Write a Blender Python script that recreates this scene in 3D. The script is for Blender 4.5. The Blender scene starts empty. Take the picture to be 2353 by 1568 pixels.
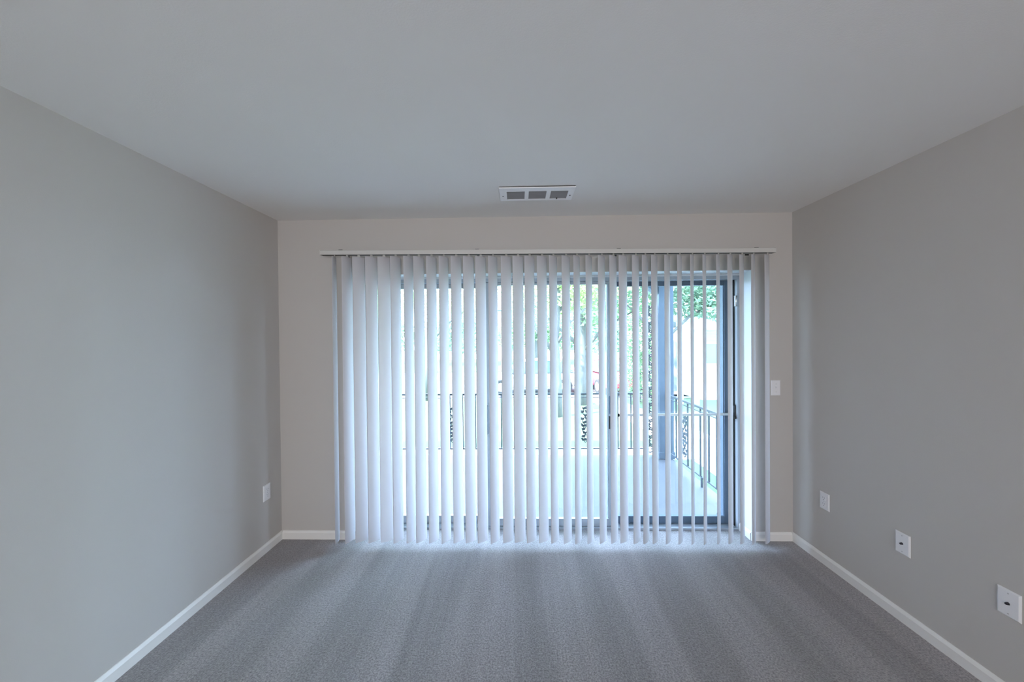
import bpy, bmesh, math, random
from mathutils import Vector, Matrix

S = bpy.context.scene
C = S.collection
R = math.radians
PI = math.pi

# ------------------------------------------------------------------ camera, sky, sun, lights, exposure
YAW, PITCH, ROLL, EYE = .0213, -.0075, -.0087, 1.5239
cd = bpy.data.cameras.new('camera'); cam = bpy.data.objects.new('camera', cd); C.objects.link(cam)
cd.sensor_width = 36.0; cd.lens = 780.0 / 2353.0 * 36.0; cd.clip_start = .02; cd.clip_end = 300
fw = Vector((-math.sin(YAW) * math.cos(PITCH), math.cos(YAW) * math.cos(PITCH), math.sin(PITCH)))
r0 = Vector((math.cos(YAW), math.sin(YAW), 0)); u0 = r0.cross(fw)
rt = r0 * math.cos(ROLL) + u0 * math.sin(ROLL); up = u0 * math.cos(ROLL) - r0 * math.sin(ROLL)
M = Matrix((rt, up, -fw)).transposed().to_4x4(); M.translation = (0, 0, EYE)
cam.matrix_world = M
S.camera = cam

W = bpy.data.worlds.new('sky'); S.world = W; W.use_nodes = True
bg = W.node_tree.nodes['Background']
bg.inputs[0].default_value = (.55, .745, 1.04, 1); bg.inputs[1].default_value = 22.0

sl = bpy.data.lights.new('sun', 'SUN'); sl.energy = 30.0; sl.angle = R(1.0); sl.color = (1, .98, .94)
sun = bpy.data.objects.new('sun', sl); C.objects.link(sun)
sd = Vector((.60, .35, -.72)).normalized()          # the way the sunlight travels
sun.rotation_euler = sd.to_track_quat('-Z', 'Y').to_euler()

# the sky's light coming in at the sliding door
pl = bpy.data.lights.new('door_portal', 'AREA'); pl.shape = 'RECTANGLE'; pl.size = 3.0; pl.size_y = 2.0
pl.cycles.is_portal = True
po = bpy.data.objects.new('door_portal', pl); C.objects.link(po)
po.location = (.225, 2.80, 1.0); po.rotation_euler = (R(-90), 0, 0)
# unseen fill light added behind the camera to brighten the room
al = bpy.data.lights.new('rear_fill', 'AREA'); al.shape = 'RECTANGLE'; al.size = 2.4; al.size_y = 1.35
al.energy = 86; al.color = (1.0, .985, 1.02)
ao = bpy.data.objects.new('rear_fill', al); C.objects.link(ao)
ao.location = (.1, -3.47, 1.35); ao.rotation_euler = (R(90), 0, 0)

S.view_settings.view_transform = 'Standard'; S.view_settings.look = 'None'
S.view_settings.gamma = 1; S.view_settings.use_curve_mapping = False
S.view_settings.exposure = 0.13
S.cycles.transparent_max_bounces = 24
S.cycles.max_bounces = 14; S.cycles.diffuse_bounces = 8; S.cycles.transmission_bounces = 10
S.cycles.sample_clamp_indirect = 8.0
S.cycles.use_denoising = True

# ------------------------------------------------------------------ helpers
def lin(c):
    return tuple(((v / 255) / 12.92 if v / 255 <= .04045 else ((v / 255 + .055) / 1.055) ** 2.4) for v in c)

def mat(name, col, rough=.6, metal=0, noise=None, bump=None, translucent=0, spec=.5):
    """principled material; noise=(scale, amount), bump=(scale, strength)"""
    m = bpy.data.materials.new(name); m.use_nodes = True
    nt = m.node_tree; b = nt.nodes['Principled BSDF']; L = nt.links.new
    b.inputs['Base Color'].default_value = (*col, 1); b.inputs['Roughness'].default_value = rough
    b.inputs['Metallic'].default_value = metal; b.inputs['Specular IOR Level'].default_value = spec
    tc = nt.nodes.new('ShaderNodeTexCoord')
    if noise:
        n = nt.nodes.new('ShaderNodeTexNoise'); n.inputs['Scale'].default_value = noise[0]; n.inputs['Detail'].default_value = 4
        L(tc.outputs['Object'], n.inputs['Vector'])
        mx = nt.nodes.new('ShaderNodeMixRGB'); a = noise[1]
        mx.inputs[1].default_value = (*[max(0, v * (1 - a)) for v in col], 1)
        mx.inputs[2].default_value = (*[min(1, v * (1 + a)) for v in col], 1)
        L(n.outputs['Fac'], mx.inputs[0]); L(mx.outputs[0], b.inputs['Base Color'])
    if bump:
        n2 = nt.nodes.new('ShaderNodeTexNoise'); n2.inputs['Scale'].default_value = bump[0]; n2.inputs['Detail'].default_value = 3
        L(tc.outputs['Object'], n2.inputs['Vector'])
        bp = nt.nodes.new('ShaderNodeBump'); bp.inputs['Strength'].default_value = bump[1]; bp.inputs['Distance'].default_value = .002
        L(n2.outputs['Fac'], bp.inputs['Height']); L(bp.outputs[0], b.inputs['Normal'])
    if translucent:
        tr = nt.nodes.new('ShaderNodeBsdfTranslucent'); tr.inputs[0].default_value = (*col, 1)
        ms = nt.nodes.new('ShaderNodeMixShader'); ms.inputs[0].default_value = translucent
        out = nt.nodes['Material Output']
        L(b.outputs[0], ms.inputs[1]); L(tr.outputs[0], ms.inputs[2]); L(ms.outputs[0], out.inputs['Surface'])
    return m

def glass_mat(name, tint=(1, 1, 1), refl=.05, rough=.0):
    m = bpy.data.materials.new(name); m.use_nodes = True
    nt = m.node_tree; nt.nodes.clear(); L = nt.links.new
    t = nt.nodes.new('ShaderNodeBsdfTransparent'); t.inputs[0].default_value = (*tint, 1)
    g = nt.nodes.new('ShaderNodeBsdfGlossy'); g.inputs['Roughness'].default_value = rough
    ms = nt.nodes.new('ShaderNodeMixShader'); ms.inputs[0].default_value = refl
    o = nt.nodes.new('ShaderNodeOutputMaterial')
    L(t.outputs[0], ms.inputs[1]); L(g.outputs[0], ms.inputs[2]); L(ms.outputs[0], o.inputs[0])
    return m

def box(bm, x0, x1, y0, y1, z0, z1):
    vs = [bm.verts.new((x, y, z)) for x in (x0, x1) for y in (y0, y1) for z in (z0, z1)]
    for f in ((0, 1, 3, 2), (4, 6, 7, 5), (0, 4, 5, 1), (2, 3, 7, 6), (0, 2, 6, 4), (1, 5, 7, 3)):
        bm.faces.new([vs[i] for i in f])
    return vs

def tube(bm, pts, rad, seg=8, cap=True):
    """swept tube; rad a number or a list"""
    pts = [Vector(p) for p in pts]; n = len(pts)
    rads = rad if isinstance(rad, (list, tuple)) else [rad] * n
    rings = []; ref = None
    for i, p in enumerate(pts):
        d = (pts[min(i + 1, n - 1)] - pts[max(i - 1, 0)]).normalized()
        if ref is None: ref = Vector((0, 0, 1)) if abs(d.z) < .9 else Vector((1, 0, 0))
        a = (ref - d * ref.dot(d)).normalized(); ref = a; b = d.cross(a)
        rings.append([bm.verts.new(p + (a * math.cos(t) + b * math.sin(t)) * rads[i]) for t in [2 * PI * k / seg for k in range(seg)]])
    for i in range(n - 1):
        for k in range(seg):
            bm.faces.new((rings[i][k], rings[i][(k + 1) % seg], rings[i + 1][(k + 1) % seg], rings[i + 1][k]))
    if cap:
        bm.faces.new(rings[0][::-1]); bm.faces.new(rings[-1])

def prism(bm, prof, axis, a, b):
    """extrude a 2-D profile between a and b; axis 'x': profile (y,z); 'y': (x,z); 'z': (x,y)"""
    def v(p, t):
        return {'x': (t, p[0], p[1]), 'y': (p[0], t, p[1]), 'z': (p[0], p[1], t)}[axis]
    A = [bm.verts.new(v(p, a)) for p in prof]; B = [bm.verts.new(v(p, b)) for p in prof]; n = len(prof)
    for i in range(n): bm.faces.new((A[i], A[(i + 1) % n], B[(i + 1) % n], B[i]))
    bm.faces.new(A[::-1]); bm.faces.new(B)

def obj(name, bm, m, parent=None, bevel=0, smooth=False, mods=None):
    bmesh.ops.recalc_face_normals(bm, faces=bm.faces)
    me = bpy.data.meshes.new(name); bm.to_mesh(me); bm.free()
    if smooth:
        for p in me.polygons: p.use_smooth = True
    o = bpy.data.objects.new(name, me); C.objects.link(o)
    if m: me.materials.append(m)
    if parent: o.parent = parent
    if bevel:
        b = o.modifiers.new('bevel', 'BEVEL'); b.width = bevel; b.segments = 2; b.limit_method = 'ANGLE'
    return o

def bx(name, m, dims, parent=None, bevel=0):
    bm = bmesh.new(); box(bm, *dims); return obj(name, bm, m, parent, bevel)

def tag(o, label, cat, group=None, kind=None):
    o['label'] = label; o['category'] = cat
    if group: o['group'] = group
    if kind: o['kind'] = kind
    return o

def struct(o, label=None, cat=None):
    o['kind'] = 'structure'
    if label: o['label'] = label
    if cat: o['category'] = cat
    return o

def thing(name, label, cat, loc=(0, 0, 0), group=None):
    o = bpy.data.objects.new(name, None); C.objects.link(o); o.location = loc
    o.empty_display_size = .1
    return tag(o, label, cat, group)

def grandcopy(o, parent=None):
    c = o.copy(); C.objects.link(c)
    if parent: c.parent = parent
    for ch in list(o.children): grandcopy(ch, c)
    return c

# ------------------------------------------------------------------ materials
wall_m = mat('greige_paint', (.53, .505, .475), .75, bump=(260, .12))
ceil_m = mat('ceiling_paint', (.78, .76, .73), .85, bump=(180, .2))
white_trim = mat('white_trim_paint', (.80, .79, .76), .4)
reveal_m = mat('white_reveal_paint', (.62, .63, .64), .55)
plastic = mat('white_plastic', (.80, .80, .81), .35)
dark_hole = mat('dark_recess', (.02, .02, .02), .8)
vane_m = mat('vinyl_vane', (.82, .81, .83), .45, translucent=.42, spec=.35)
rail_m = mat('ivory_headrail', (.60, .59, .56), .4)
slot_m = mat('slot_shade_and_brackets', (.05, .05, .045), .6)
alu_m = mat('grey_aluminium', (.40, .43, .47), .42, metal=.35, noise=(30, .06))
alu_dark = mat('dark_aluminium', (.10, .14, .19), .45, metal=.2)
rubber = mat('black_weatherstrip', (.012, .013, .014), .8)
steel = mat('steel', (.55, .55, .56), .3, metal=.9)
iron = mat('painted_wrought_iron', (.04, .055, .07), .5, noise=(25, .15))
post_m = mat('blue_grey_painted_post', (.085, .125, .18), .55, noise=(8, .08))
glass = glass_mat('door_glass', (.97, .99, 1.0), .06)

def carpet_material():
    m = bpy.data.materials.new('carpet_pile'); m.use_nodes = True
    nt = m.node_tree; N = nt.nodes.new; L = nt.links.new
    b = nt.nodes['Principled BSDF']; b.inputs['Roughness'].default_value = .95
    b.inputs['Specular IOR Level'].default_value = .1
    b.inputs['Sheen Weight'].default_value = .6; b.inputs['Sheen Roughness'].default_value = .5
    tc = N('ShaderNodeTexCoord')
    def noise(scale, detail, rough=.6, vec=None):
        n = N('ShaderNodeTexNoise'); n.inputs['Scale'].default_value = scale; n.inputs['Detail'].default_value = detail
        n.inputs['Roughness'].default_value = rough
        L(vec or tc.outputs['Object'], n.inputs['Vector']); return n.outputs['Fac']
    def math_(op, a, b_):
        n = N('ShaderNodeMath'); n.operation = op
        for i, v in enumerate((a, b_)):
            if isinstance(v, (int, float)): n.inputs[i].default_value = v
            else: L(v, n.inputs[i])
        return n.outputs[0]
    fine = noise(120, 5, .75)
    mid = noise(26, 3)
    # vacuum tracks: strips of combed pile, running away from the viewer
    mp = N('ShaderNodeMapping'); mp.inputs['Scale'].default_value = (1, .16, 1); mp.inputs['Rotation'].default_value = (0, 0, R(1.5))
    L(tc.outputs['Object'], mp.inputs['Vector'])
    warp = noise(1.7, 2, .5, mp.outputs[0])
    sx = N('ShaderNodeSeparateXYZ'); L(mp.outputs[0], sx.inputs[0])
    ph = math_('ADD', math_('MULTIPLY', sx.outputs[0], 2 * PI / .44), math_('MULTIPLY', warp, 9.0))
    wv = math_('SINE', ph, 0)
    soft = N('ShaderNodeMapRange'); soft.interpolation_type = 'SMOOTHSTEP'
    soft.inputs['From Min'].default_value = -.35; soft.inputs['From Max'].default_value = .5
    L(wv, soft.inputs['Value'])
    ramp = N('ShaderNodeValToRGB'); e = ramp.color_ramp.elements
    e[0].position = .33; e[0].color = (.095, .085, .085, 1); e[1].position = .68; e[1].color = (.50, .46, .46, 1)
    L(fine, ramp.inputs[0])
    k = math_('ADD', math_('MULTIPLY', soft.outputs[0], .19), math_('MULTIPLY', mid, .22))
    # finer combed lines inside the strips
    mp2 = N('ShaderNodeMapping'); mp2.inputs['Scale'].default_value = (1, .05, 1); mp2.inputs['Rotation'].default_value = (0, 0, R(-2.5))
    L(tc.outputs['Object'], mp2.inputs['Vector'])
    k = math_('ADD', k, math_('MULTIPLY', noise(16, 4, .6, mp2.outputs[0]), .50))
    k = math_('ADD', k, .48)
    vm = N('ShaderNodeVectorMath'); vm.operation = 'SCALE'
    L(ramp.outputs[0], vm.inputs[0]); L(k, vm.inputs['Scale'])
    L(vm.outputs[0], b.inputs['Base Color'])
    bp = N('ShaderNodeBump'); bp.inputs['Strength'].default_value = .7; bp.inputs['Distance'].default_value = .006
    L(math_('ADD', fine, math_('MULTIPLY', noise(420, 2), .6)), bp.inputs['Height']); L(bp.outputs[0], b.inputs['Normal'])
    return m
carpet_m = carpet_material()

# ------------------------------------------------------------------ the room
XL, XR, D, H, YB = -1.839, 2.0273, 2.563, 2.44, -3.5
OX0, OX1, OZ = -1.282, 1.731, 2.022          # door opening
YD = 2.69                                    # door frame face
struct(bx('floor', carpet_m, (XL, XR, YB, D, -.05, 0)), 'grey brown speckled carpet with vacuum tracks', 'floor')
struct(bx('floor', carpet_m, (OX0, OX1, D, YD + .005, -.05, 0)), 'strip of the same carpet inside the door recess', 'floor')
struct(bx('ceiling', ceil_m, (XL - .12, XR + .12, YB - .12, D + .15, H, H + .15)), 'flat matt white ceiling', 'ceiling')
struct(bx('wall_left', wall_m, (XL - .12, XL, YB - .12, D + .18, -.05, H)), 'long greige wall on the left', 'wall')
struct(bx('wall_right', wall_m, (XR, XR + .12, YB - .12, D + .18, -.05, H)), 'long greige wall on the right', 'wall')
bm = bmesh.new()
box(bm, XL, OX0, D, D + .18, -.05, H); box(bm, OX1, XR, D, D + .18, -.05, H); box(bm, OX0, OX1, D, D + .18, OZ, H)
struct(obj('wall_back', bm, wall_m), 'greige wall around the sliding door', 'wall')
struct(bx('wall_rear', wall_m, (XL, XR, YB - .12, YB, -.05, H)), 'greige wall behind the camera', 'wall')
# white painted lining of the recess
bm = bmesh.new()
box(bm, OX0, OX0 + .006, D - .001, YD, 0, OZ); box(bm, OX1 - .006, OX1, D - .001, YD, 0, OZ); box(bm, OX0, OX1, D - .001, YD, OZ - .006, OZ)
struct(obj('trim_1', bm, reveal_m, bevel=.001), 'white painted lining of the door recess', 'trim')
# the rest of the house front to both sides of the room
bm = bmesh.new(); box(bm, -9, XL - .13, D + .02, D + .17, -.4, 5.2); box(bm, XR + .13, 9, D + .02, D + .17, -.4, 5.2); box(bm, XL - .13, XR + .13, D + .02, D + .17, H + .16, 5.2)
struct(obj('wall_exterior', bm, mat('exterior_wall_paint', (.55, .55, .54), .8)), 'outer face of the house beside the balcony', 'wall')
# made-up rear window with a pale shade, added to go with the fill light
bm = bmesh.new()
for a in ((-1.2, -1.14, .6, 2.1), (1.34, 1.4, .6, 2.1), (-1.2, 1.4, .6, .66), (-1.2, 1.4, 2.04, 2.1)):
    box(bm, a[0], a[1], YB, YB + .03, a[2], a[3])
wf = struct(obj('added_window_1', bm, white_trim), 'white framed window added behind the camera to go with the fill light', 'window')
bx('added_window_shade', plastic, (-1.14, 1.34, YB + .002, YB + .012, .66, 2.04), wf)

# baseboards: bevelled top edge
BT, BH = .013, .064
prof = [(0, 0), (BT, 0), (BT, BH - .016), (BT * .55, BH - .004), (BT * .3, BH), (0, BH)]
def base(name, a, b, normal, label):
    """a, b on the wall line; normal points into the room"""
    a = Vector((*a, 0)); b = Vector((*b, 0)); n = Vector((*normal, 0)); bm = bmesh.new()
    A = [bm.verts.new(a + n * p[0] + Vector((0, 0, p[1]))) for p in prof]; B = [bm.verts.new(b + n * p[0] + Vector((0, 0, p[1]))) for p in prof]
    k = len(prof)
    for i in range(k): bm.faces.new((A[i], A[(i + 1) % k], B[(i + 1) % k], B[i]))
    bm.faces.new(A[::-1]); bm.faces.new(B)
    struct(obj(name, bm, white_trim), label, 'baseboard')
base('baseboard_left', (XL, YB), (XL, D), (1, 0), 'white baseboard along the left wall')
base('baseboard_right', (XR, YB), (XR, D), (-1, 0), 'white baseboard along the right wall')
base('baseboard_back_left', (XL + BT, D), (OX0 + BT, D), (0, -1), 'short white baseboard left of the blinds')
base('baseboard_back_right', (OX1 - BT, D), (XR - BT, D), (0, -1), 'short white baseboard right of the blinds')
base('baseboard_recess_left', (OX0 + .006, D), (OX0 + .006, YD), (1, 0), 'white baseboard in the recess, left side')
base('baseboard_recess_right', (OX1 - .006, D), (OX1 - .006, YD), (-1, 0), 'white baseboard in the recess, right side')

# ------------------------------------------------------------------ sliding glass door
door = bpy.data.objects.new('door_1', None); C.objects.link(door); door.location = (.22, YD, 0)
struct(door, 'three panel sliding glass door in a grey aluminium frame', 'door')
def dpart(name, m, dims, parent=door, bevel=.002):
    ox, oy = .22, YD
    return bx(name, m, (dims[0] - ox, dims[1] - ox, dims[2] - oy, dims[3] - oy, dims[4], dims[5]), parent, bevel)
FX0, FX1 = OX0 + .006, OX1 - .006
dpart('head_frame', alu_m, (FX0, FX1, YD, YD + .115, 1.972, OZ - .006))
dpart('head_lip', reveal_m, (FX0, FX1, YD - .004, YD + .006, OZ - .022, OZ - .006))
dpart('sill', alu_m, (FX0, FX1, YD, YD + .13, -.04, .018))
for a, b in ((FX0, FX0 + .02), (FX1 - .022, FX1)):
    dpart('jamb', mat('door_jamb_grey', (.42, .45, .49), .45), (a, b, YD, YD + .115, .018, 1.972))
dpart('weatherstrip', rubber, (FX1 - .028, FX1 - .022, YD + .030, YD + .10, .018, 1.972))
dpart('weatherstrip', rubber, (FX0 + .02, FX0 + .026, YD + .046, YD + .10, .018, 1.972))
def panel(name, x0, x1, y, m, sw, label, ztop=1.970, rail_t=.035, rail_b=.06):
    fr = bmesh.new(); ox, oy = .22, YD; z0 = .020; t = .028
    def b(a0, a1, c0, c1): box(fr, a0 - ox, a1 - ox, y - oy, y + t - oy, c0, c1)
    b(x0, x0 + sw, z0, ztop); b(x1 - sw, x1, z0, ztop)
    b(x0 + sw, x1 - sw, ztop - rail_t, ztop); b(x0 + sw, x1 - sw, z0, z0 + rail_b)
    # glazing step
    def g(a0, a1, c0, c1): box(fr, a0 - ox, a1 - ox, y - oy + .008, y + t - oy - .008, c0, c1)
    g(x0 + sw, x0 + sw + .006, z0 + rail_b, ztop - rail_t); g(x1 - sw - .006, x1 - sw, z0 + rail_b, ztop - rail_t)
    o = obj(name, fr, m, door, .0015); o['label'] = label
    gl = bx('glass_pane', glass, (x0 + sw - ox, x1 - sw - ox, y + .012 - oy, y + .016 - oy, z0 + rail_b, ztop - rail_t), o)
    return o
pL = panel('fixed_panel', FX0 + .027, -.205, YD + .060, alu_m, .05, 'left pane of the sliding door in grey frame')
pC = panel('sliding_panel', -.282, .765, YD + .018, alu_m, .062, 'middle pane of the sliding door with pull handle', rail_t=.022)
pR = panel('fixed_panel', .705, FX1 - .034, YD + .060, alu_dark, .052, 'right pane in darker frame')
# long D-pull on the middle panel, latch on its other stile
bm = bmesh.new()
tube(bm, [(0, 0, 0), (0, -.022, .012), (0, -.034, .045), (0, -.034, .175), (0, -.022, .208), (0, 0, .22)], [.011, .011, .010, .010, .011, .011], 10)
h = obj('pull_handle', bm, mat('dark_grey_handle', (.10, .12, .14), .4), pC, smooth=True); h.location = (-.262 - .22, .018, .765)
bx('handle_plate', alu_m, (-.276 - .22, -.248 - .22, .012, .018, .74, 1.01), pC, .002)
bx('latch', alu_dark, (.708 - .22, .722 - .22, .006, .018, .92, 1.06), pC, .002)
bx('latch', rubber, (.706 - .22, .714 - .22, .004, .018, .80, .90), pC, .001)

# security bar between the middle panel's stile and the jamb
sb = thing('security_bar', 'white horizontal security bar across the right pane of the sliding door', 'security bar', (.76, YD + .03, .905))
bm = bmesh.new(); tube(bm, [(0.01, 0, 0), (.915, 0, .004)], .0105, 12); obj('bar', bm, mat('white_painted_bar', (.74, .74, .72), .35), sb, smooth=True)
bm = bmesh.new(); box(bm, .895, .945, -.016, .012, -.03, -.012); box(bm, .928, .94, -.012, .004, -.03, .08); box(bm, .918, .94, -.012, .002, .070, .08)
obj('hinge_bracket', bm, mat('blackened_bracket', (.03, .03, .03), .5), sb, .001)
bm = bmesh.new(); tube(bm, [(0, 0, 0), (.03, 0, 0)], .014, 12); obj('end_cap', bm, rubber, sb)
# strike bracket high on the jamb
br = thing('jamb_bracket', 'small steel bracket screwed high on the right door jamb', 'bracket', (FX1 - .024, YD + .012, 1.76))
bx('plate', steel, (-.012, .003, -.012, .006, 0, .085), br, .002)
bm = bmesh.new(); tube(bm, [(-.004, -.016, .004), (-.004, -.016, .081)], .005, 10); obj('barrel', bm, steel, br, smooth=True)

# ------------------------------------------------------------------ vertical blinds
YV = D - .09
VANES = [(-1.352, 99), (-1.259, 67), (-1.173, 41), (-1.079, 46), (-0.987, 30), (-0.899, 56), (-0.804, 60), (-0.728, 47), (-0.635, 51),
         (-0.545, 52), (-0.454, 43), (-0.363, 37), (-0.275, 38), (-0.185, 47), (-0.089, 33), (-0.003, 29), (0.081, 36), (0.171, 34),
         (0.253, 45), (0.345, 41), (0.424, 50), (0.512, 48), (0.603, 43), (0.686, 41), (0.756, 34), (0.847, 39), (0.915, 43), (0.982, 41),
         (1.074, 43), (1.162, 46), (1.251, 50), (1.339, 48), (1.436, 47), (1.521, 39), (1.604, 40), (1.686, 43), (1.783, 37)]
blind = thing('vertical_blinds', 'white vertical blinds with curved vanes hanging over the sliding door', 'blinds', (.187, YV, 0))
def rail_z(x): return 2.147 - .0085 * (x + 1.45)       # underside of the slightly sagging rail
tilt = math.atan(.0085)
# headrail: an upside-down channel, the shade inside it put in as a dark strip
L2 = (1.826 + 1.45) / 2; cx = (1.826 - 1.45) / 2 + 0
bm = bmesh.new()
y0, y1, h = -.022, .022, .034
profc = [(y0, 0), (y0, h - .004), (y0 + .004, h), (y1 - .004, h), (y1, h - .004), (y1, 0), (y1 - .007, 0), (y1 - .007, h - .005), (y0 + .004, h - .005), (y0 + .004, 0)]
prism(bm, profc, 'x', -L2, L2)
hr = obj('headrail', bm, rail_m, blind); hr.location = (cx - .187, 0, rail_z(cx)); hr.rotation_euler = (0, tilt, 0)
bm = bmesh.new(); box(bm, -L2 + .004, L2 - .004, y0 + .004, y1 - .007, .0008, .0035); obj('slot_shade_strip', bm, slot_m, hr)
for x in (-L2, L2):
    bm = bmesh.new(); box(bm, x - .002, x + .002, y0 - .001, y1 + .001, -.001, h + .001); obj('end_cap', bm, rail_m, hr, .0015)
for x in (-1.30, -.30, .72, 1.695):
    bm = bmesh.new(); box(bm, x - .187 - .014, x - .187 + .014, -.018, .09, 0, .003); box(bm, x - .187 - .014, x - .187 + .014, .087, .09, -.03, .02)
    o = obj('mounting_bracket', bm, slot_m, blind, .001); o.location = (0, 0, rail_z(x) + .0345)
# one vane (unit height, scaled per vane) and its carrier stem
VW, SAG, TH, n = .089, .0075, .0011, 12
bm = bmesh.new(); lo = []
for z in (0, .5, 1):
    ring = []
    for side in (0, 1):
        ks = range(n + 1) if side == 0 else range(n, -1, -1)
        for k in ks:
            t = k / n * 2 - 1
            ring.append(bm.verts.new((t * VW / 2, -SAG * (1 - t * t) + (TH if side else 0) + SAG * .5, z)))
    lo.append(ring)
nn = len(lo[0])
for a, b in zip(lo, lo[1:]):
    for i in range(nn): bm.faces.new((a[i], a[(i + 1) % nn], b[(i + 1) % nn], b[i]))
for k in range(n):
    for ring, fl in ((lo[0], 1), (lo[-1], 0)):
        f = [ring[k], ring[k + 1], ring[nn - 2 - k], ring[nn - 1 - k]]
        bm.faces.new(f if fl else f[::-1])
bmesh.ops.recalc_face_normals(bm, faces=bm.faces)
vme = bpy.data.meshes.new('vane'); bm.to_mesh(vme); bm.free(); vme.materials.append(vane_m)
for p in vme.polygons: p.use_smooth = abs(p.normal.z) < .5
bm = bmesh.new()
box(bm, -.0085, .0085, -.0018, .0018, -.016, .003); box(bm, -.012, .012, -.003, .003, -.020, -.010); box(bm, -.005, .005, -.004, .004, -.002, .004)
sme = bpy.data.meshes.new('carrier_stem'); bmesh.ops.recalc_face_normals(bm, faces=bm.faces); bm.to_mesh(sme); bm.free(); sme.materials.append(rail_m)
rnd = random.Random(4)
for i, (x, b) in enumerate(VANES):
    top = rail_z(x) - .014; bot = .036 + rnd.uniform(-.002, .002)
    v = bpy.data.objects.new('vane', vme); C.objects.link(v); v.parent = blind
    v.location = (x - .187, 0, bot); v.rotation_euler = (0, 0, R(b)); v.scale = (1, 1, top - bot)
    s = bpy.data.objects.new('carrier_stem', sme); C.objects.link(s); s.parent = blind
    s.location = (x - .187, 0, rail_z(x)); s.rotation_euler = (0, 0, R(b))

# ------------------------------------------------------------------ ceiling register
vent = thing('ceiling_vent', 'white three section air register on the ceiling above the blinds', 'vent', (.117, 2.145, H))
vw, vh = .232, .094
cells = [(-.187, -.075), (-.050, .060), (.087, .194)]
bm = bmesh.new(); t = -.011; zf = -.005
yy0, yy1 = -.045, .072
box(bm, -vw, vw, -vh, yy0, t, zf); box(bm, -vw, vw, yy1, vh, t, zf)
xs = [-vw] + [v for c in cells for v in c] + [vw]
for i in range(0, len(xs), 2): box(bm, xs[i], xs[i + 1], yy0, yy1, t, zf)
bmesh.ops.remove_doubles(bm, verts=bm.verts, dist=1e-5)
obj('frame', bm, mat('register_white', (.88, .88, .89), .4), vent)
bm = bmesh.new(); box(bm, -vw + .002, vw - .002, -vh + .001, vh - .002, zf, 0); obj('gap_shade', bm, mat('gap_shade_dark', (.06, .06, .06), .8), vent)  # dark sheet standing in for the shadow gap between frame and ceiling
lv = mat('register_louvre_grey', (.50, .50, .51), .5)
for a, b in cells:
    bm = bmesh.new(); box(bm, a, b, yy0, yy1, -.0062, -.0052)
    k = 16
    for j in range(k):
        y = yy0 + (j + .5) * (yy1 - yy0) / k
        prism(bm, [(y - .0030, -.0098), (y - .0022, -.0103), (y + .0030, -.0060), (y + .0022, -.0057)], 'x', a, b)
    obj('louvre_panel', bm, lv, vent)
for x in (-.212, .212):
    bm = bmesh.new(); tube(bm, [(x, .02, -.0135), (x, .02, -.010)], .0038, 12); o = obj('screw', bm, mat('dark_screw', (.05, .05, .05), .5), vent)
bx('damper_lever', mat('dark_lever', (.06, .06, .06), .5), (.128, .136, .055, .061, -.018, -.008), vent)

# ------------------------------------------------------------------ wall plates
def plate(name, label, cat, kind, loc, rot, group=None):
    t = thing(name, label, cat, loc, group); t.rotation_euler = (0, 0, rot)
    # local: plate in xz, facing -y
    bm = bmesh.new(); w, h = .0345, .0565
    o_ = [(-w, -h), (w, -h), (w, h), (-w, h)]; i_ = [(-w + .005, -h + .005), (w - .005, -h + .005), (w - .005, h - .005), (-w + .005, h - .005)]
    A = [bm.verts.new((x, 0, z)) for x, z in o_]; B = [bm.verts.new((x, -.003, z)) for x, z in o_]; Cc = [bm.verts.new((x, -.0065, z)) for x, z in i_]
    for i in range(4):
        j = (i + 1) % 4; bm.faces.new((A[i], A[j], B[j], B[i])); bm.faces.new((B[i], B[j], Cc[j], Cc[i]))
    bm.faces.new(Cc); bm.faces.new(A[::-1])
    obj('cover_plate', bm, plastic, t)
    if kind == 'coax':
        bm = bmesh.new(); tube(bm, [(0, -.006, 0), (0, -.010, 0)], .0062, 6); tube(bm, [(0, -.010, 0), (0, -.016, 0)], .0045, 12)
        obj('coax_jack', bm, mat('dark_metal_jack', (.05, .05, .06), .4, metal=.5), t)
        sp = (-.042, .042)
    elif kind == 'duplex':
        sp = (0,)
        for z in (-.0195, .0195):
            bm = bmesh.new(); pr = []
            for k in range(16):
                a = 2 * PI * k / 16; pr.append((.0165 * math.cos(a), max(-.0135, min(.0135, .0175 * math.sin(a))) + z))
            prism(bm, pr, 'y', -.0085, -.006); f = obj('socket', bm, plastic, t)
            for x, hh in ((-.006, .004), (.006, .003)):
                bx('slot', dark_hole, (x - .0008, x + .0008, -.0088, -.0084, z + .001, z + .001 + 2 * hh), f)
            bm = bmesh.new(); tube(bm, [(0, -.0084, z - .008), (0, -.0088, z - .008)], .0022, 8); obj('slot', bm, dark_hole, f)
    else:
        sp = (-.030, .030)
        bm = bmesh.new(); box(bm, -.0052, .0052, -.0075, -.006, -.012, .012); prism(bm, [(-.006, -.006), (-.006, .008), (-.015, .010), (-.013, .003)], 'x', -.004, .004)
        obj('toggle', bm, plastic, t)
    for z in sp:
        bm = bmesh.new(); tube(bm, [(0, -.006, z), (0, -.0078, z)], .0028, 10); obj('screw', bm, mat('plate_screw', (.55, .55, .56), .4), t)
plate('wall_outlet', 'white outlet plate on the left wall near the back corner', 'outlet', 'duplex', (XL, 2.412, .425), R(90))
plate('wall_outlet', 'white outlet plate on the right wall, farthest and nearest the corner', 'outlet', 'duplex', (XR, 2.297, .421), R(-90))
plate('cable_plate', 'white cable jack plate with dark centre, middle of three on the right wall', 'cable plate', 'coax', (XR, 1.836, .417), R(-90))
plate('cable_plate', 'white cable jack plate nearest the camera on the right wall', 'cable plate', 'coax', (XR, 1.445, .404), R(-90))
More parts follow.
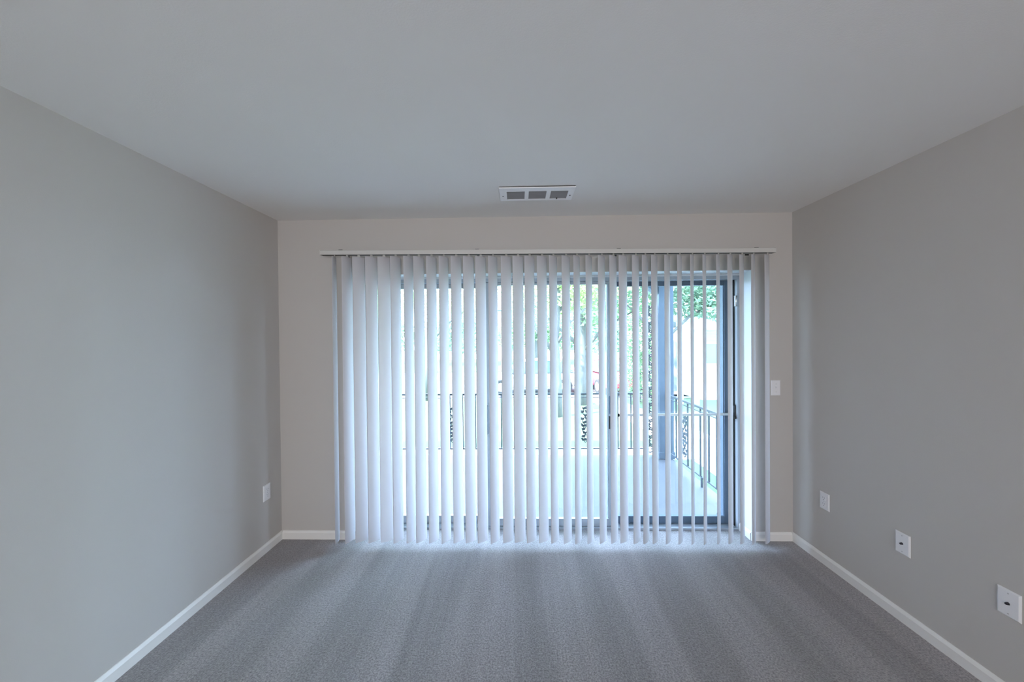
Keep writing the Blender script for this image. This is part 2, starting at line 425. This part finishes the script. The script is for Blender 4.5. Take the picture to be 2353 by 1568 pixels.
plate('light_switch', 'white switch plate on the wall right of the blinds', 'light switch', 'toggle', (1.902, D, 1.14), 0)

# ------------------------------------------------------------------ balcony
XB, YF, ZF = 1.894, 4.50, -.05
conc = mat('balcony_concrete', (.10, .105, .12), .38, noise=(3.5, .14), bump=(60, .2))
struct(bx('balcony_floor', conc, (-2.6, XB + .07, D + .18, YF + .07, -.22, ZF)), 'blue grey concrete balcony floor beyond the glass', 'balcony floor')
white_out = mat('white_exterior_paint', (.72, .74, .76), .6)
struct(bx('balcony_ceiling', white_out, (-5.0, XB + .16, D + .18, YF + .16, 2.44, 2.60)), 'pale soffit over the balcony', 'balcony ceiling')
bm = bmesh.new(); box(bm, -2.6, XB + .10, YF - .05, YF + .10, 2.24, 2.44); box(bm, XB - .05, XB + .10, D + .18, YF - .05, 2.24, 2.44)
struct(obj('balcony_beam', bm, white_out), 'pale beam along the balcony edge', 'beam')
# corner post and half post at the house wall
pst = thing('balcony_post', 'thick blue grey square post at the balcony corner', 'post', (XB, YF, ZF))
bx('shaft', post_m, (-.092, .092, -.092, .092, .02, 2.29), pst, .004)
bx('base_block', post_m, (-.102, .102, -.102, .102, 0, .09), pst, .004)
bm = bmesh.new(); prism(bm, [(-.10, 2.13), (-.30, 2.29), (-.10, 2.29)], 'y', -.06, .06); obj('bracket', bm, post_m, pst)
ps2 = thing('wall_post', 'dark blue grey post standing against the house wall by the right pane', 'post', (1.775, 2.965, ZF))
bx('shaft', post_m, (-.036, .036, -.05, .05, .015, 2.29), ps2, .004)
bx('foot_plate', post_m, (-.045, .045, -.06, .06, 0, .02), ps2, .003)

def leaf(bm, p, ang, ln, wd, up=Vector((0, 0, 1)), right=Vector((1, 0, 0)), th=.006):
    """flat cast leaf in the plane of right/up, with thickness"""
    nrm = right.cross(up); d = right * math.cos(ang) + up * math.sin(ang); s = right * -math.sin(ang) + up * math.cos(ang)
    out = [p, p + d * ln * .35 + s * wd, p + d * ln * .6 + s * wd * .55, p + d * ln, p + d * ln * .6 - s * wd * .55, p + d * ln * .35 - s * wd]
    A = [bm.verts.new(q - nrm * th / 2) for q in out]; B = [bm.verts.new(q + nrm * th / 2) for q in out]; n = 6
    for i in range(n): bm.faces.new((A[i], A[(i + 1) % n], B[(i + 1) % n], B[i]))
    bm.faces.new(A[::-1]); bm.faces.new(B)

def ornament(bm, h=.46):
    """cast spray of ivy-like leaves on two winding stems, in local xz, centred on the origin"""
    for s in (-1, 1):
        st = [Vector((s * .034 * math.sin(q * PI / 5), .002 * s, -h / 2 + h * q / 20)) for q in range(21)]
        tube(bm, st, .0050, 6)
        for q in range(1, 20, 2):
            side = 1 if (q // 2) % 2 else -1
            leaf(bm, st[q], PI / 2 - side * .75, .062, .019)
            leaf(bm, st[q], PI / 2 + side * .45, .040, .013)
    for z in (-h / 2 + .06, 0, h / 2 - .06):
        for s in (-1, 1):
            tube(bm, [Vector((s * (.048 + .022 * math.cos(a) * (1 - a / 9)), 0, z + .028 * math.sin(a) * (1 - a / 9))) for a in [q * .6 for q in range(10)]], .0042, 5)

def railing(name, label, loc, rot, length, xs, orn):
    t = thing(name, label, 'railing', loc); t.rotation_euler = (0, 0, rot)
    zt, zb = .845, .115
    bx('top_rail', iron, (0, length, -.016, .016, zt - .022, zt), t, .003)
    bx('bottom_rail', iron, (0, length, -.009, .009, zb - .014, zb), t, .002)
    bx('upper_rail', iron, (0, length, -.006, .006, zt - .062, zt - .054), t, .001)
    for x in xs:
        bx('baluster', iron, (x - .007, x + .007, -.007, .007, zb, zt - .022), t)
    for x in orn:
        bm = bmesh.new(); ornament(bm); o = obj('leaf_ornament', bm, iron, t); o.location = (x, 0, .42)
    for x in (length * .02, length * .5):
        bx('foot', iron, (x - .008, x + .008, -.008, .008, 0, zb), t)
    return t
# front rail runs along x from -2.55 to the post
x0 = -2.55; Lf = 1.640 - x0
xs = [v - x0 for v in [.779 + .171 * k for k in range(-19, 5)]]
railing('balcony_railing', 'dark iron balcony railing parallel to the glass, with leafy castings', (x0, YF, ZF), 0, Lf, xs, [.8645 - x0, -.9 - x0])
ys = [YF - v for v in (4.01, 3.867, 3.745, 3.6, 3.44, 3.30, 3.15, 4.15, 4.30)]
railing('balcony_railing', 'dark iron side railing running from the corner post towards the house', (XB, YF - .096, ZF), R(-90), YF - .096 - D - .19, [v - .096 for v in ys], [YF - 3.94 - .096])
# cast iron lace panel beside the corner post
lp = thing('ironwork_panel', 'tall lacy ironwork panel beside the blue grey corner post', 'ironwork', (1.725, YF, ZF))
for s in (-1, 1): bx('upright', iron, (s * .072 - .006, s * .072 + .006, -.006, .006, 0, 2.07), lp)
bm = bmesh.new(); z = .10; k = 0
while z < 2.0:
    rr = .036; cz = z; sx = .012 * (1 if k % 2 else -1)
    tube(bm, [(sx + rr * math.cos(a), 0, cz + rr * 1.2 * math.sin(a)) for a in [2 * PI * q / 16 for q in range(17)]], .0080, 6, cap=False)
    for s in (-1, 1):
        tube(bm, [(s * (.068 - .030 * math.sin(a)), 0, cz - .052 + .104 * a / PI) for a in [PI * q / 8 for q in range(9)]], .0070, 5)
        leaf(bm, Vector((s * .004, 0, cz + .040)), PI / 2 - s * .9, .058, .020); leaf(bm, Vector((s * .066, 0, cz + .052)), PI / 2 + s * 1.0, .055, .019)
        leaf(bm, Vector((s * .066, 0, cz + .048)), -PI / 2 - s * .9, .048, .017); leaf(bm, Vector((s * .070, 0, cz)), PI / 2 - s * 1.3, .030, .011)
        leaf(bm, Vector((sx + s * .03, 0, cz)), PI / 2 + s * 1.4, .026, .009)
    z += .107; k += 1
obj('scrollwork', bm, iron, lp)

# ------------------------------------------------------------------ the grounds
grass_m = mat('lawn_grass', (.065, .115, .05), .9, noise=(1.2, .25), bump=(90, .8))
walk_m = mat('pale_concrete', (.48, .48, .47), .8, noise=(2, .08))
asph = mat('parking_asphalt', (.20, .20, .21), .9, noise=(3, .10))
bm = bmesh.new()
prof = [(2.75, -.30), (4.55, -.26), (5.6, -.28), (8, -.42), (13, -.78), (13.1, -2), (2.75, -2)]
prism(bm, prof, 'x', -40, 45); struct(obj('lawn', bm, grass_m), 'pale green lawn beyond the balcony', 'lawn')
bm = bmesh.new(); prism(bm, [(13, -.85), (24, -.85), (24, -2), (13, -2)], 'x', -40, 45); struct(obj('parking_lot', bm, asph), 'bright parking lot past the lawn', 'parking lot')
bm = bmesh.new(); prism(bm, [(12.85, -.74), (13.02, -.74), (13.02, -1), (12.85, -1)], 'x', -40, 45); struct(obj('kerb', bm, walk_m), 'pale kerb between lawn and parking lot', 'kerb')
bm = bmesh.new(); prism(bm, [(24, -.80), (60, -.4), (60, -2), (24, -2)], 'x', -60, 65); struct(obj('far_lawn', bm, grass_m), 'lawn on the far side of the parking lot', 'lawn')
bm = bmesh.new(); prism(bm, [(4.95, -.245), (5.55, -.262), (5.55, -.5), (4.95, -.5)], 'x', -12, 2.6); prism(bm, [(2.9, -.25), (5.6, -.255), (8, -.395), (12.8, -.74), (12.8, -1), (2.9, -.6)], 'x', 2.5, 3.5)
struct(obj('footpath', bm, walk_m), 'pale concrete footpath just outside the railing', 'path')

# ---- white house on the right
siding = bpy.data.materials.new('white_siding'); siding.use_nodes = True
nt = siding.node_tree; b = nt.nodes['Principled BSDF']; b.inputs['Base Color'].default_value = (.82, .83, .84, 1); b.inputs['Roughness'].default_value = .6
tc = nt.nodes.new('ShaderNodeTexCoord'); wv = nt.nodes.new('ShaderNodeTexWave'); wv.bands_direction = 'Z'; wv.wave_profile = 'SAW'; wv.inputs['Scale'].default_value = 1.25
bp = nt.nodes.new('ShaderNodeBump'); bp.inputs['Strength'].default_value = .8; bp.inputs['Distance'].default_value = .02
nt.links.new(tc.outputs['Object'], wv.inputs['Vector']); nt.links.new(wv.outputs['Fac'], bp.inputs['Height']); nt.links.new(bp.outputs[0], b.inputs['Normal'])
shingle = mat('grey_shingles', (.17, .19, .21), .9, noise=(12, .2))
pane_m = mat('window_glass_dark', (.10, .15, .20), .15)
blindm = mat('window_blind_pale', (.45, .52, .58), .6)
def house_window(parent, x, z, w, h, y=0):
    bm = bmesh.new()
    for a in ((-w - .07, -w, -.07, h + .07), (w, w + .07, -.07, h + .07), (-w, w, -.07, 0), (-w, w, h, h + .07), (-w, w, h * .5 - .02, h * .5 + .02)):
        box(bm, x + a[0], x + a[1], y - .05, y, z + a[2], z + a[3])
    f = obj('window', bm, white_out, parent)
    bm = bmesh.new(); box(bm, x - w, x + w, y - .02, y + .01, z, z + h); obj('pane', bm, pane_m, f)
    bm = bmesh.new()
    for k in range(int(h * .5 / .07)): box(bm, x - w + .01, x + w - .01, y - .028, y - .021, z + h * .5 + k * .07 + .03, z + h * .5 + k * .07 + .075)
    obj('window_blind', bm, blindm, f)
hs = thing('white_house', 'pale two storey house with clapboard siding at the right beyond the side railing', 'house', (5.4, 12.2, -.75))
bx('wall', siding, (1.1, 12, 0, 6, 0, 5.4), hs)
bx('porch_wall', siding, (0, 1.1, 1.4, 6, 0, 5.4), hs)
bm = bmesh.new(); prism(bm, [(-.35, 5.3), (3, 7.2), (6.35, 5.3), (6.35, 5.2), (-.35, 5.2)], 'x', -.4, 12.4); obj('roof', bm, shingle, hs)
bm = bmesh.new(); prism(bm, [(-1.5, 2.62), (-1.5, 2.72), (.6, 3.25), (.6, 2.62)], 'x', -.5, 1.6); obj('porch_roof', bm, shingle, hs)
bx('porch_fascia', white_out, (-.5, 1.6, -1.55, -1.5, 2.5, 2.74), hs)
for x in (-.3, .20): bx('porch_column', white_out, (x - .07, x + .07, -1.4, -1.26, 0, 2.6), hs, .01)
bx('front_door', mat('grey_front_door', (.25, .28, .33), .5), (.2, .95, 1.36, 1.41, .15, 2.15), hs)
house_window(hs, 1.42, 1.33, .21, 1.42); house_window(hs, 3.4, 1.05, .45, 1.4); house_window(hs, 5.6, 1.05, .45, 1.4)
for x in (1.6, 3.4, 5.6): house_window(hs, x, 3.6, .4, 1.2)

# ---- long pale brick building across the lot
brick = mat('pale_brick', (.46, .42, .38), .9, noise=(20, .15))
bb = thing('apartment_building', 'long two storey building with pale brick ground floor across the parking lot', 'building', (-9, 36, -.7))
bx('wall', brick, (0, 26, 0, 8, 0, 2.6), bb); bx('upper_wall', white_out, (0, 26, -.05, 8, 2.6, 5.2), bb)
bm = bmesh.new(); prism(bm, [(-.6, 5.2), (4, 7.4), (8.6, 5.2)], 'x', -.6, 26.6); obj('roof', bm, shingle, bb)
for i in range(8):
    house_window(bb, 1.8 + i * 3.2, .9, .6, 1.2); house_window(bb, 1.8 + i * 3.2, 3.3, .6, 1.2, -.05)

# ---- cars
def car(name, label, col, loc, rot):
    t = thing(name, label, 'car', loc); t.rotation_euler = (0, 0, rot)
    paint = mat(name + '_paint', col, .25)
    def loft(bm, secs):
        rings = []
        for x, pts in secs: rings.append([bm.verts.new((x, y, z)) for y, z in pts])
        for a, b_ in zip(rings, rings[1:]):
            k = len(a)
            for i in range(k): bm.faces.new((a[i], a[(i + 1) % k], b_[(i + 1) % k], b_[i]))
        bm.faces.new(rings[0][::-1]); bm.faces.new(rings[-1])
    bm = bmesh.new(); secs = []
    for x, w, zl, zs, zt in ((-2.2, .70, .40, .62, .72), (-2.1, .82, .28, .66, .86), (-1.5, .88, .22, .68, .92), (-.8, .89, .20, .68, .93), (0, .89, .20, .67, .93),
                             (.7, .89, .20, .67, .92), (1.2, .88, .22, .66, .86), (1.9, .84, .26, .60, .76), (2.15, .76, .32, .52, .66), (2.22, .62, .38, .48, .58)):
        secs.append((x, [(-w * .9, zl), (-w, zs * .6), (-w, zs), (-w * .86, zt), (0, zt + .03), (w * .86, zt), (w, zs), (w, zs * .6), (w * .9, zl)]))
    loft(bm, secs); body = obj('body', bm, paint, t, smooth=True)
    sd_ = body.modifiers.new('s', 'SUBSURF'); sd_.levels = 1; sd_.render_levels = 2
    bm = bmesh.new(); secs = [(x, [(-w, .90), (-w * .80, z), (0, z + .03), (w * .80, z), (w, .90)]) for x, w, z in
                              ((-1.85, .70, .92), (-1.15, .78, 1.36), (-.5, .79, 1.43), (.25, .79, 1.40), (.45, .78, 1.33), (1.15, .74, .92))]
    loft(bm, secs); obj('cabin_glass', bm, pane_m, t, smooth=False)
    bm = bmesh.new(); secs = [(x, [(-w, z), (-w * .9, z + .035), (0, z + .06), (w * .9, z + .035), (w, z)]) for x, w, z in ((-1.25, .60, 1.33), (-.9, .65, 1.39), (-.4, .66, 1.42), (.2, .65, 1.39), (.42, .60, 1.35))]
    loft(bm, secs); obj('roof', bm, paint, t, smooth=True)
    tyre = mat('tyre_rubber', (.03, .03, .03), .8)
    for x in (-1.35, 1.38):
        for s in (-1, 1):
            bm = bmesh.new(); tube(bm, [(x, s * .70, .32), (x, s * .72, .32), (x, s * .88, .32), (x, s * .90, .32)], [.28, .32, .32, .28], 20)
            w_ = obj('wheel', bm, tyre, t)
            bm = bmesh.new(); tube(bm, [(x, s * .895, .32), (x, s * .91, .32)], [.20, .17], 14); obj('hubcap', bm, steel, w_)
    for s in (-1, 1):
        bx('headlight', blindm, (2.08, 2.19, s * .60 - .12, s * .60 + .12, .52, .62), t, .01)
        bx('tail_light', mat('red_lens', (.5, .03, .03), .3), (-2.20, -2.12, s * .62 - .12, s * .62 + .12, .60, .76), t, .01)
car('white_car', 'white car parked side-on past the lawn, left of the red car', (.75, .75, .77), (.5, 15.2, -.85), R(186))
car('red_car', 'red car parked nose towards the lawn, right of the white car', (.50, .06, .08), (3.85, 15.9, -.85), R(-78))

# ------------------------------------------------------------------ trees
bark = mat('tree_bark', (.12, .125, .12), .95, noise=(9, .25), bump=(30, .8))
def leaf_mat(name, c, tr=.45): return mat(name, c, .6, noise=(2.5, .25), translucent=tr)
lime = leaf_mat('lime_leaves', (.36, .50, .20)); green = leaf_mat('green_leaves', (.22, .36, .19)); teal = leaf_mat('cool_green_leaves', (.24, .37, .27))
def foliage_mesh(name, blobs, count, size, m, seed):
    rnd = random.Random(seed); verts = []; faces = []
    tot = sum(b[1] ** 2 for b in blobs)
    for (c, r, sq) in blobs:
        for _ in range(int(count * r * r / tot)):
            while True:
                p = Vector((rnd.uniform(-1, 1), rnd.uniform(-1, 1), rnd.uniform(-1, 1)))
                if .25 < p.length < 1: break
            p = Vector(c) + Vector((p.x * r, p.y * r, p.z * r * sq))
            a = Vector((rnd.gauss(0, 1), rnd.gauss(0, 1), rnd.gauss(0, .6))).normalized(); b_ = a.cross(Vector((rnd.gauss(0, 1), rnd.gauss(0, 1), rnd.gauss(0, 1)))).normalized()
            s = size * rnd.uniform(.6, 1.3); k = len(verts)
            verts += [p - a * s, p + b_ * s * .45, p + a * s, p - b_ * s * .45]; faces.append((k, k + 1, k + 2, k + 3))
    me = bpy.data.meshes.new(name); me.from_pydata([tuple(v) for v in verts], [], faces); me.materials.append(m); return me
def tree(label, loc, trunk, branches, blobs, count, size, m, seed, me=None, group=None):
    t = thing('tree', label, 'tree', loc, group)
    bm = bmesh.new(); tube(bm, trunk[0], trunk[1], 10); obj('trunk', bm, bark, t, smooth=True)
    for pts, rr in branches:
        bm = bmesh.new(); tube(bm, pts, rr, 7); obj('branch', bm, bark, t, smooth=True)
    me = me or foliage_mesh('foliage', blobs, count, size, m, seed)
    f = bpy.data.objects.new('foliage', me); C.objects.link(f); f.parent = t; f['kind'] = 'stuff'
    return t
tree('slim leaning tree on the lawn nearest the balcony, bright lime crown', (.92, 8.6, -.42),
     ([(0, 0, -.1), (.03, 0, .8), (-.02, .05, 1.9), (.06, .05, 3.2), (.15, 0, 4.4)], [.16, .12, .11, .09, .05]),
     [([(-.02, .05, 1.7), (.35, -.1, 2.35), (1.0, -.2, 2.9)], [.05, .04, .015]), ([(0, .05, 1.5), (-.5, .1, 2.2), (-1.1, .2, 2.9)], [.05, .035, .015]),
      ([(.05, .05, 2.6), (.7, .3, 3.2), (1.5, .5, 3.5)], [.045, .03, .012])],
     [((.2, 0, 4.4), 1.5, .8), ((1.2, -.2, 3.5), 1.0, .7), ((-1.0, .2, 3.6), 1.0, .7), ((.4, .3, 3.0), .8, .6)], 4200, .075, lime, 1)
tree('broader tree behind the slim one with dark trunk and green crown', (1.98, 11.0, -.66),
     ([(0, 0, -.1), (.02, 0, .9), (.05, .05, 1.8), (0, 0, 3.4), (.1, 0, 5)], [.24, .19, .17, .13, .06]),
     [([(.03, 0, 1.7), (.7, -.2, 2.5), (1.6, -.3, 3.0)], [.07, .05, .02]), ([(0, 0, 1.9), (-.8, .1, 2.6), (-1.5, .2, 3.3)], [.07, .045, .02])],
     [((0, 0, 5), 1.9, .8), ((1.5, -.3, 3.7), 1.3, .7), ((-1.4, .2, 3.9), 1.2, .7), ((.4, .2, 3.0), 1.0, .5)], 4800, .09, green, 2)
tree('leafy tree overhanging the white house porch', (4.05, 9.8, -.56),
     ([(0, 0, -.1), (-.05, 0, 1.2), (.1, .05, 2.6), (.2, 0, 4.2)], [.15, .12, .10, .05]),
     [([(0, 0, 1.9), (.8, -.1, 2.7), (1.9, -.1, 3.2)], [.05, .035, .015]), ([(0, 0, 2.1), (-.6, .1, 2.7), (-1.1, .1, 3.2)], [.05, .035, .015])],
     [((.6, 0, 4.4), 1.5, .8), ((1.7, -.1, 3.5), 1.1, .6), ((-.7, .1, 3.7), 1.0, .7), ((1.5, -.3, 2.95), .8, .55), ((.9, .2, 3.1), .8, .6)], 8500, .08, teal, 3)
sh = thing('shrub', 'tall narrow leafy shrub by the lawn edge, seen left of the corner post', 'shrub', (4.1, 11.7, -.72))
bm = bmesh.new(); tube(bm, [(0, 0, 0), (.03, 0, .9), (0, .03, 2.2)], [.05, .04, .015], 8); obj('stem', bm, bark, sh)
f = bpy.data.objects.new('foliage', foliage_mesh('foliage', [((0, 0, .9), .80, 1.1), ((.05, 0, 2.0), .72, 1.1), ((0, 0, 3.0), .55, 1.1)], 4200, .06, green, 11)); C.objects.link(f); f.parent = sh; f['kind'] = 'stuff'
tree('tree with sparse bright crown at the left beyond the railing', (-3.4, 12.5, -.6),
     ([(0, 0, -.1), (0, 0, 1.2), (.1, .05, 2.8), (.1, 0, 4.6)], [.2, .16, .12, .05]),
     [([(0, 0, 1.9), (.8, -.1, 2.7), (1.5, -.1, 3.2)], [.06, .04, .015])],
     [((.2, 0, 4.6), 1.9, .8), ((1.4, -.1, 3.6), 1.1, .6), ((-1.3, .1, 3.7), 1.2, .7)], 3000, .09, lime, 5)
far = foliage_mesh('foliage', [((0, 0, 4.2), 3.0, .8), ((1.8, 0, 2.6), 1.9, .8), ((-1.8, 0, 2.6), 1.9, .8)], 3600, .19, green, 7)
far2 = foliage_mesh('foliage', [((0, 0, 4.6), 2.8, .95), ((1.4, 0, 2.4), 1.9, .8), ((-1.5, .4, 2.4), 2.0, .8)], 3600, .19, teal, 8)
for i, (x, y, l) in enumerate([(-13, 31, 'leftmost big tree of the far row'), (-5.5, 29, 'second big tree from the left in the far row'), (1.5, 30, 'big tree of the far row behind the slim lawn tree'),
                               (8.0, 29, 'big tree of the far row behind the two parked cars'), (14.5, 27, 'big tree of the far row behind the white house porch'), (21.5, 27, 'rightmost big tree of the far row')]):
    tree('distant round green tree, ' + l, (x, y, -.75), ([(0, 0, -.1), (0, 0, 1.6), (0, 0, 4.5)], [.28, .22, .1]), [], None, 0, 0, None, 0, me=(far, far2)[i % 2], group='row of trees beyond the parking lot')
